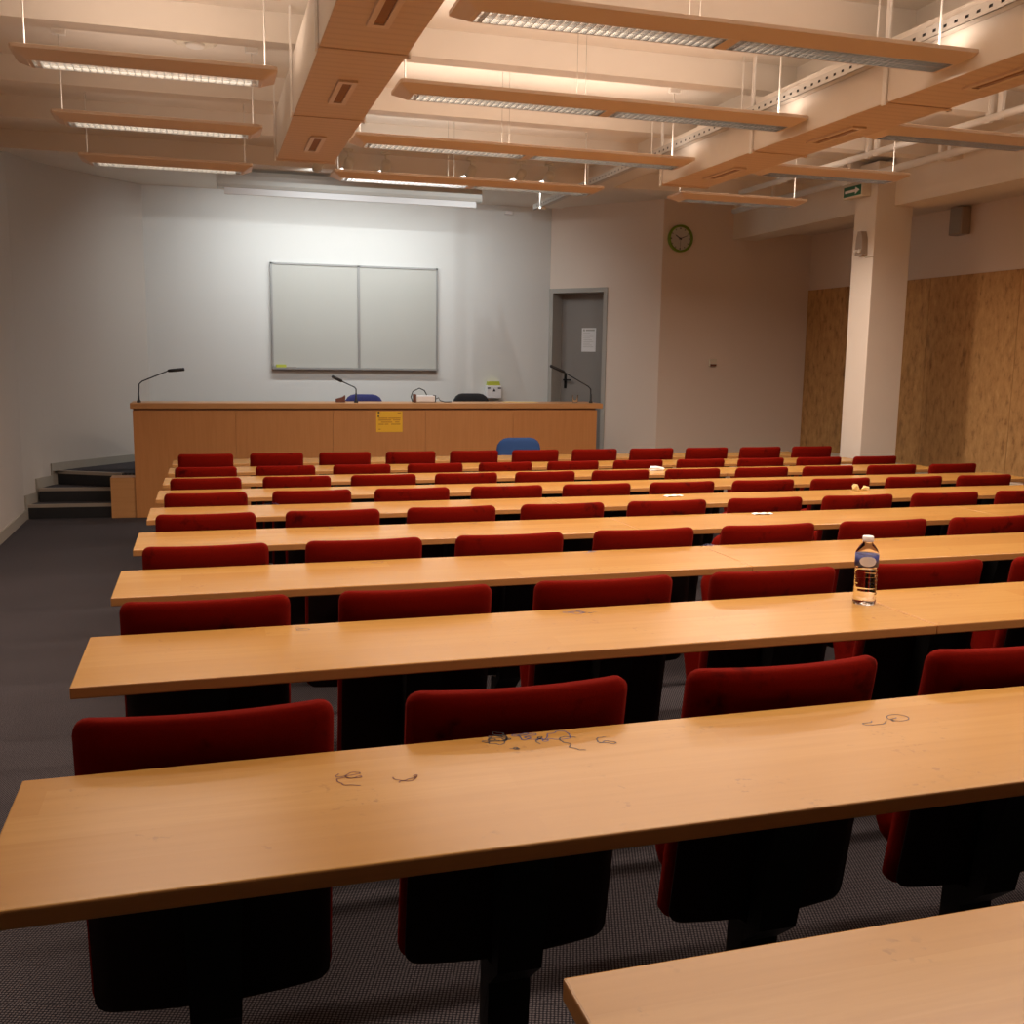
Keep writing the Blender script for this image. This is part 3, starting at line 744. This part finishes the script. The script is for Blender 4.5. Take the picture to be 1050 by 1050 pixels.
office_chair(3.09, 10.28, 0, 'bluefab', 'bright blue chair back between the last desk row and counter', .862, 0, .47)
office_chair(1.79, 11.98, .427, 'purplefab', 'dark blue chair behind the counter near the middle microphone', .795, PI)
office_chair(3.10, 11.98, .427, 'blackfab', 'black chair behind the counter right of the white projector', .81, PI)
bx = thing('wall_dispenser', 'white dispenser with a yellow green top behind the black chair', 'dispenser', (3.53, FW-.002, 1.155))
MB().box(-.10, .10, -.10, 0, 0, .165, bev=.01).build('case', 'paper', bx)
MB().prism([(-.085, .165), (.085, .165), (.075, .215), (-.075, .215)], 'y', -.085, -.01).build('top', 'lime', bx)
b = MB(); b.prism([(-.02, .09), (.02, .09), (0, .13)], 'y', -.102, -.10); b.box(-.09, -.05, -.102, -.099, .125, .14); b.box(.05, .09, -.102, -.099, .125, .14); b.build('mark', 'ink', bx)

# ------------------------------------------------------------------ bottle and scraps on the desks
zt1 = fz(Y0+DY)+.75
bt = thing('water_bottle', 'half-litre clear water bottle with white cap and blue label', 'bottle', (1.817, 2.485, zt1))
R_ = .0325
prof = [(.0, .004), (.020, .002), (.028, .0), (R_, .006), (R_, .018)]
for k in range(6):
    z = .020+k*.0135; prof += [(R_, z), (R_-.0018, z+.005), (R_-.0018, z+.007), (R_, z+.0115)]
prof += [(R_-.004, .103), (R_-.004, .106), (R_, .110), (R_, .146), (.0315, .152), (.026, .163), (.0185, .173), (.0135, .178), (.0135, .184)]
MB().lathe(prof, 32).build('bottle_body', 'plastic_clear', bt)
wp = [(r*.93, z+.001 if i else .006) for i, (r, z) in enumerate(prof) if z < .10]
MB().lathe(wp+[(0, .100)], 32).build('water', 'water', bt)
MB().lathe([(R_+.0005, .112), (R_+.0005, .145)], 40).build('label_band', 'label', bt)
b = MB(); an = math.radians(-119)
for k in range(-6, 6):
    q0, q1 = an+k*.125, an+(k+1)*.125; rr = R_+.001
    def hgt(kk): return .0145*math.sqrt(max(0, 1-(kk/6.01)**2))
    for sgn in (1,):
        b.poly([(rr*math.cos(q0), rr*math.sin(q0), .1285-hgt(k)), (rr*math.cos(q1), rr*math.sin(q1), .1285-hgt(k+1)), (rr*math.cos(q1), rr*math.sin(q1), .1285+hgt(k+1)), (rr*math.cos(q0), rr*math.sin(q0), .1285+hgt(k))])
b.build('label_oval', 'label_white', bt)
MB().lathe([(.0155, .182), (.0158, .184), (.0158, .196), (.0145, .198), (0, .198)], 24).build('cap', 'cap', bt)

def crumple(x, y, z, s, seed, m, name, label, cat, flat=.6, n=2):
    r = random.Random(seed); b = MB()
    bmesh.ops.create_icosphere(b.bm, subdivisions=n, radius=1)
    for v in b.bm.verts:
        k = r.uniform(.55, 1.15); v.co = Vector((v.co.x*k*s[0], v.co.y*k*s[1], max(-.55, v.co.z*k)*s[2]))
    zm = min(v.co.z for v in b.bm.verts)
    for v in b.bm.verts: v.co.z -= zm
    return tag(b.build(name, m, None, (x, y, z)), label, cat)
def dz(i): return fz(Y0+DY*i)+.7505
crumple(3.37, 7.34, dz(6), (.075, .022, .022), 1, 'paper', 'tissue', 'crumpled white tissue on the seventh desk from the camera', 'tissue')
crumple(3.88, 5.47, dz(4), (.028, .02, .028), 2, 'crumb', 'crumpled_scrap', 'left crumpled yellowish scrap on the fifth desk', 'scrap')
crumple(3.955, 5.47, dz(4), (.026, .018, .02), 3, 'crumb', 'crumpled_scrap', 'right crumpled yellowish scrap on the fifth desk', 'scrap')
def scrap(i, x, y, w, h, lab, rz=0):
    b = MB(); nx = 8
    for k in range(nx):
        a0, a1 = -w/2+w*k/nx, -w/2+w*(k+1)/nx; z0 = .001+.004*abs(math.sin(k*.9)); z1 = .001+.004*abs(math.sin((k+1)*.9))
        b.prism([(a0, z0), (a1, z1), (a1, z1+.001), (a0, z0+.001)], 'y', -h/2, h/2)
    o = tag(b.build('paper_scrap', 'paper', None, (x, y, dz(i))), lab, 'paper'); o.rotation_euler = (0, 0, rz)
scrap(4, 2.62, 5.44, .11, .05, 'white paper scrap on the fifth desk from the camera', .1)
scrap(3, 2.66, 4.50, .10, .04, 'white paper scrap on the fourth desk from the camera', -.1)

# ------------------------------------------------------------------ camera and world
F, YAW, PIT, ROL, H = 1048.23, .29115, .15099, .01443, 1.69
cy, sy = math.cos(YAW), math.sin(YAW)
fw = Vector((sy*math.cos(PIT), cy*math.cos(PIT), -math.sin(PIT))); r_ = Vector((cy, -sy, 0)); u_ = r_.cross(fw)
cr, sr = math.cos(ROL), math.sin(ROL)
Rv, Uv = r_*cr+u_*sr, u_*cr-r_*sr
mw = Matrix((Rv, Uv, -fw)).transposed().to_4x4(); mw.translation = Vector((0, 0, H))
cd = bpy.data.cameras.new('camera'); cam = bpy.data.objects.new('camera', cd); COL.objects.link(cam)
cd.sensor_fit = 'HORIZONTAL'; cd.sensor_width = 36; cd.lens = F/1050*36; cd.clip_start = .05
cam.matrix_world = mw; S.camera = cam
wd = bpy.data.worlds.new('world'); S.world = wd; wd.use_nodes = True
wd.node_tree.nodes['Background'].inputs[0].default_value = (0, 0, 0, 1); wd.node_tree.nodes['Background'].inputs[1].default_value = 0
S.view_settings.view_transform = 'Standard'; S.view_settings.look = 'None'; S.view_settings.gamma = 1; S.view_settings.exposure = 0.0
S.view_settings.use_curve_mapping = False
S.cycles.use_denoising = True
S.cycles.max_bounces = 8
S.cycles.sample_clamp_indirect = 6
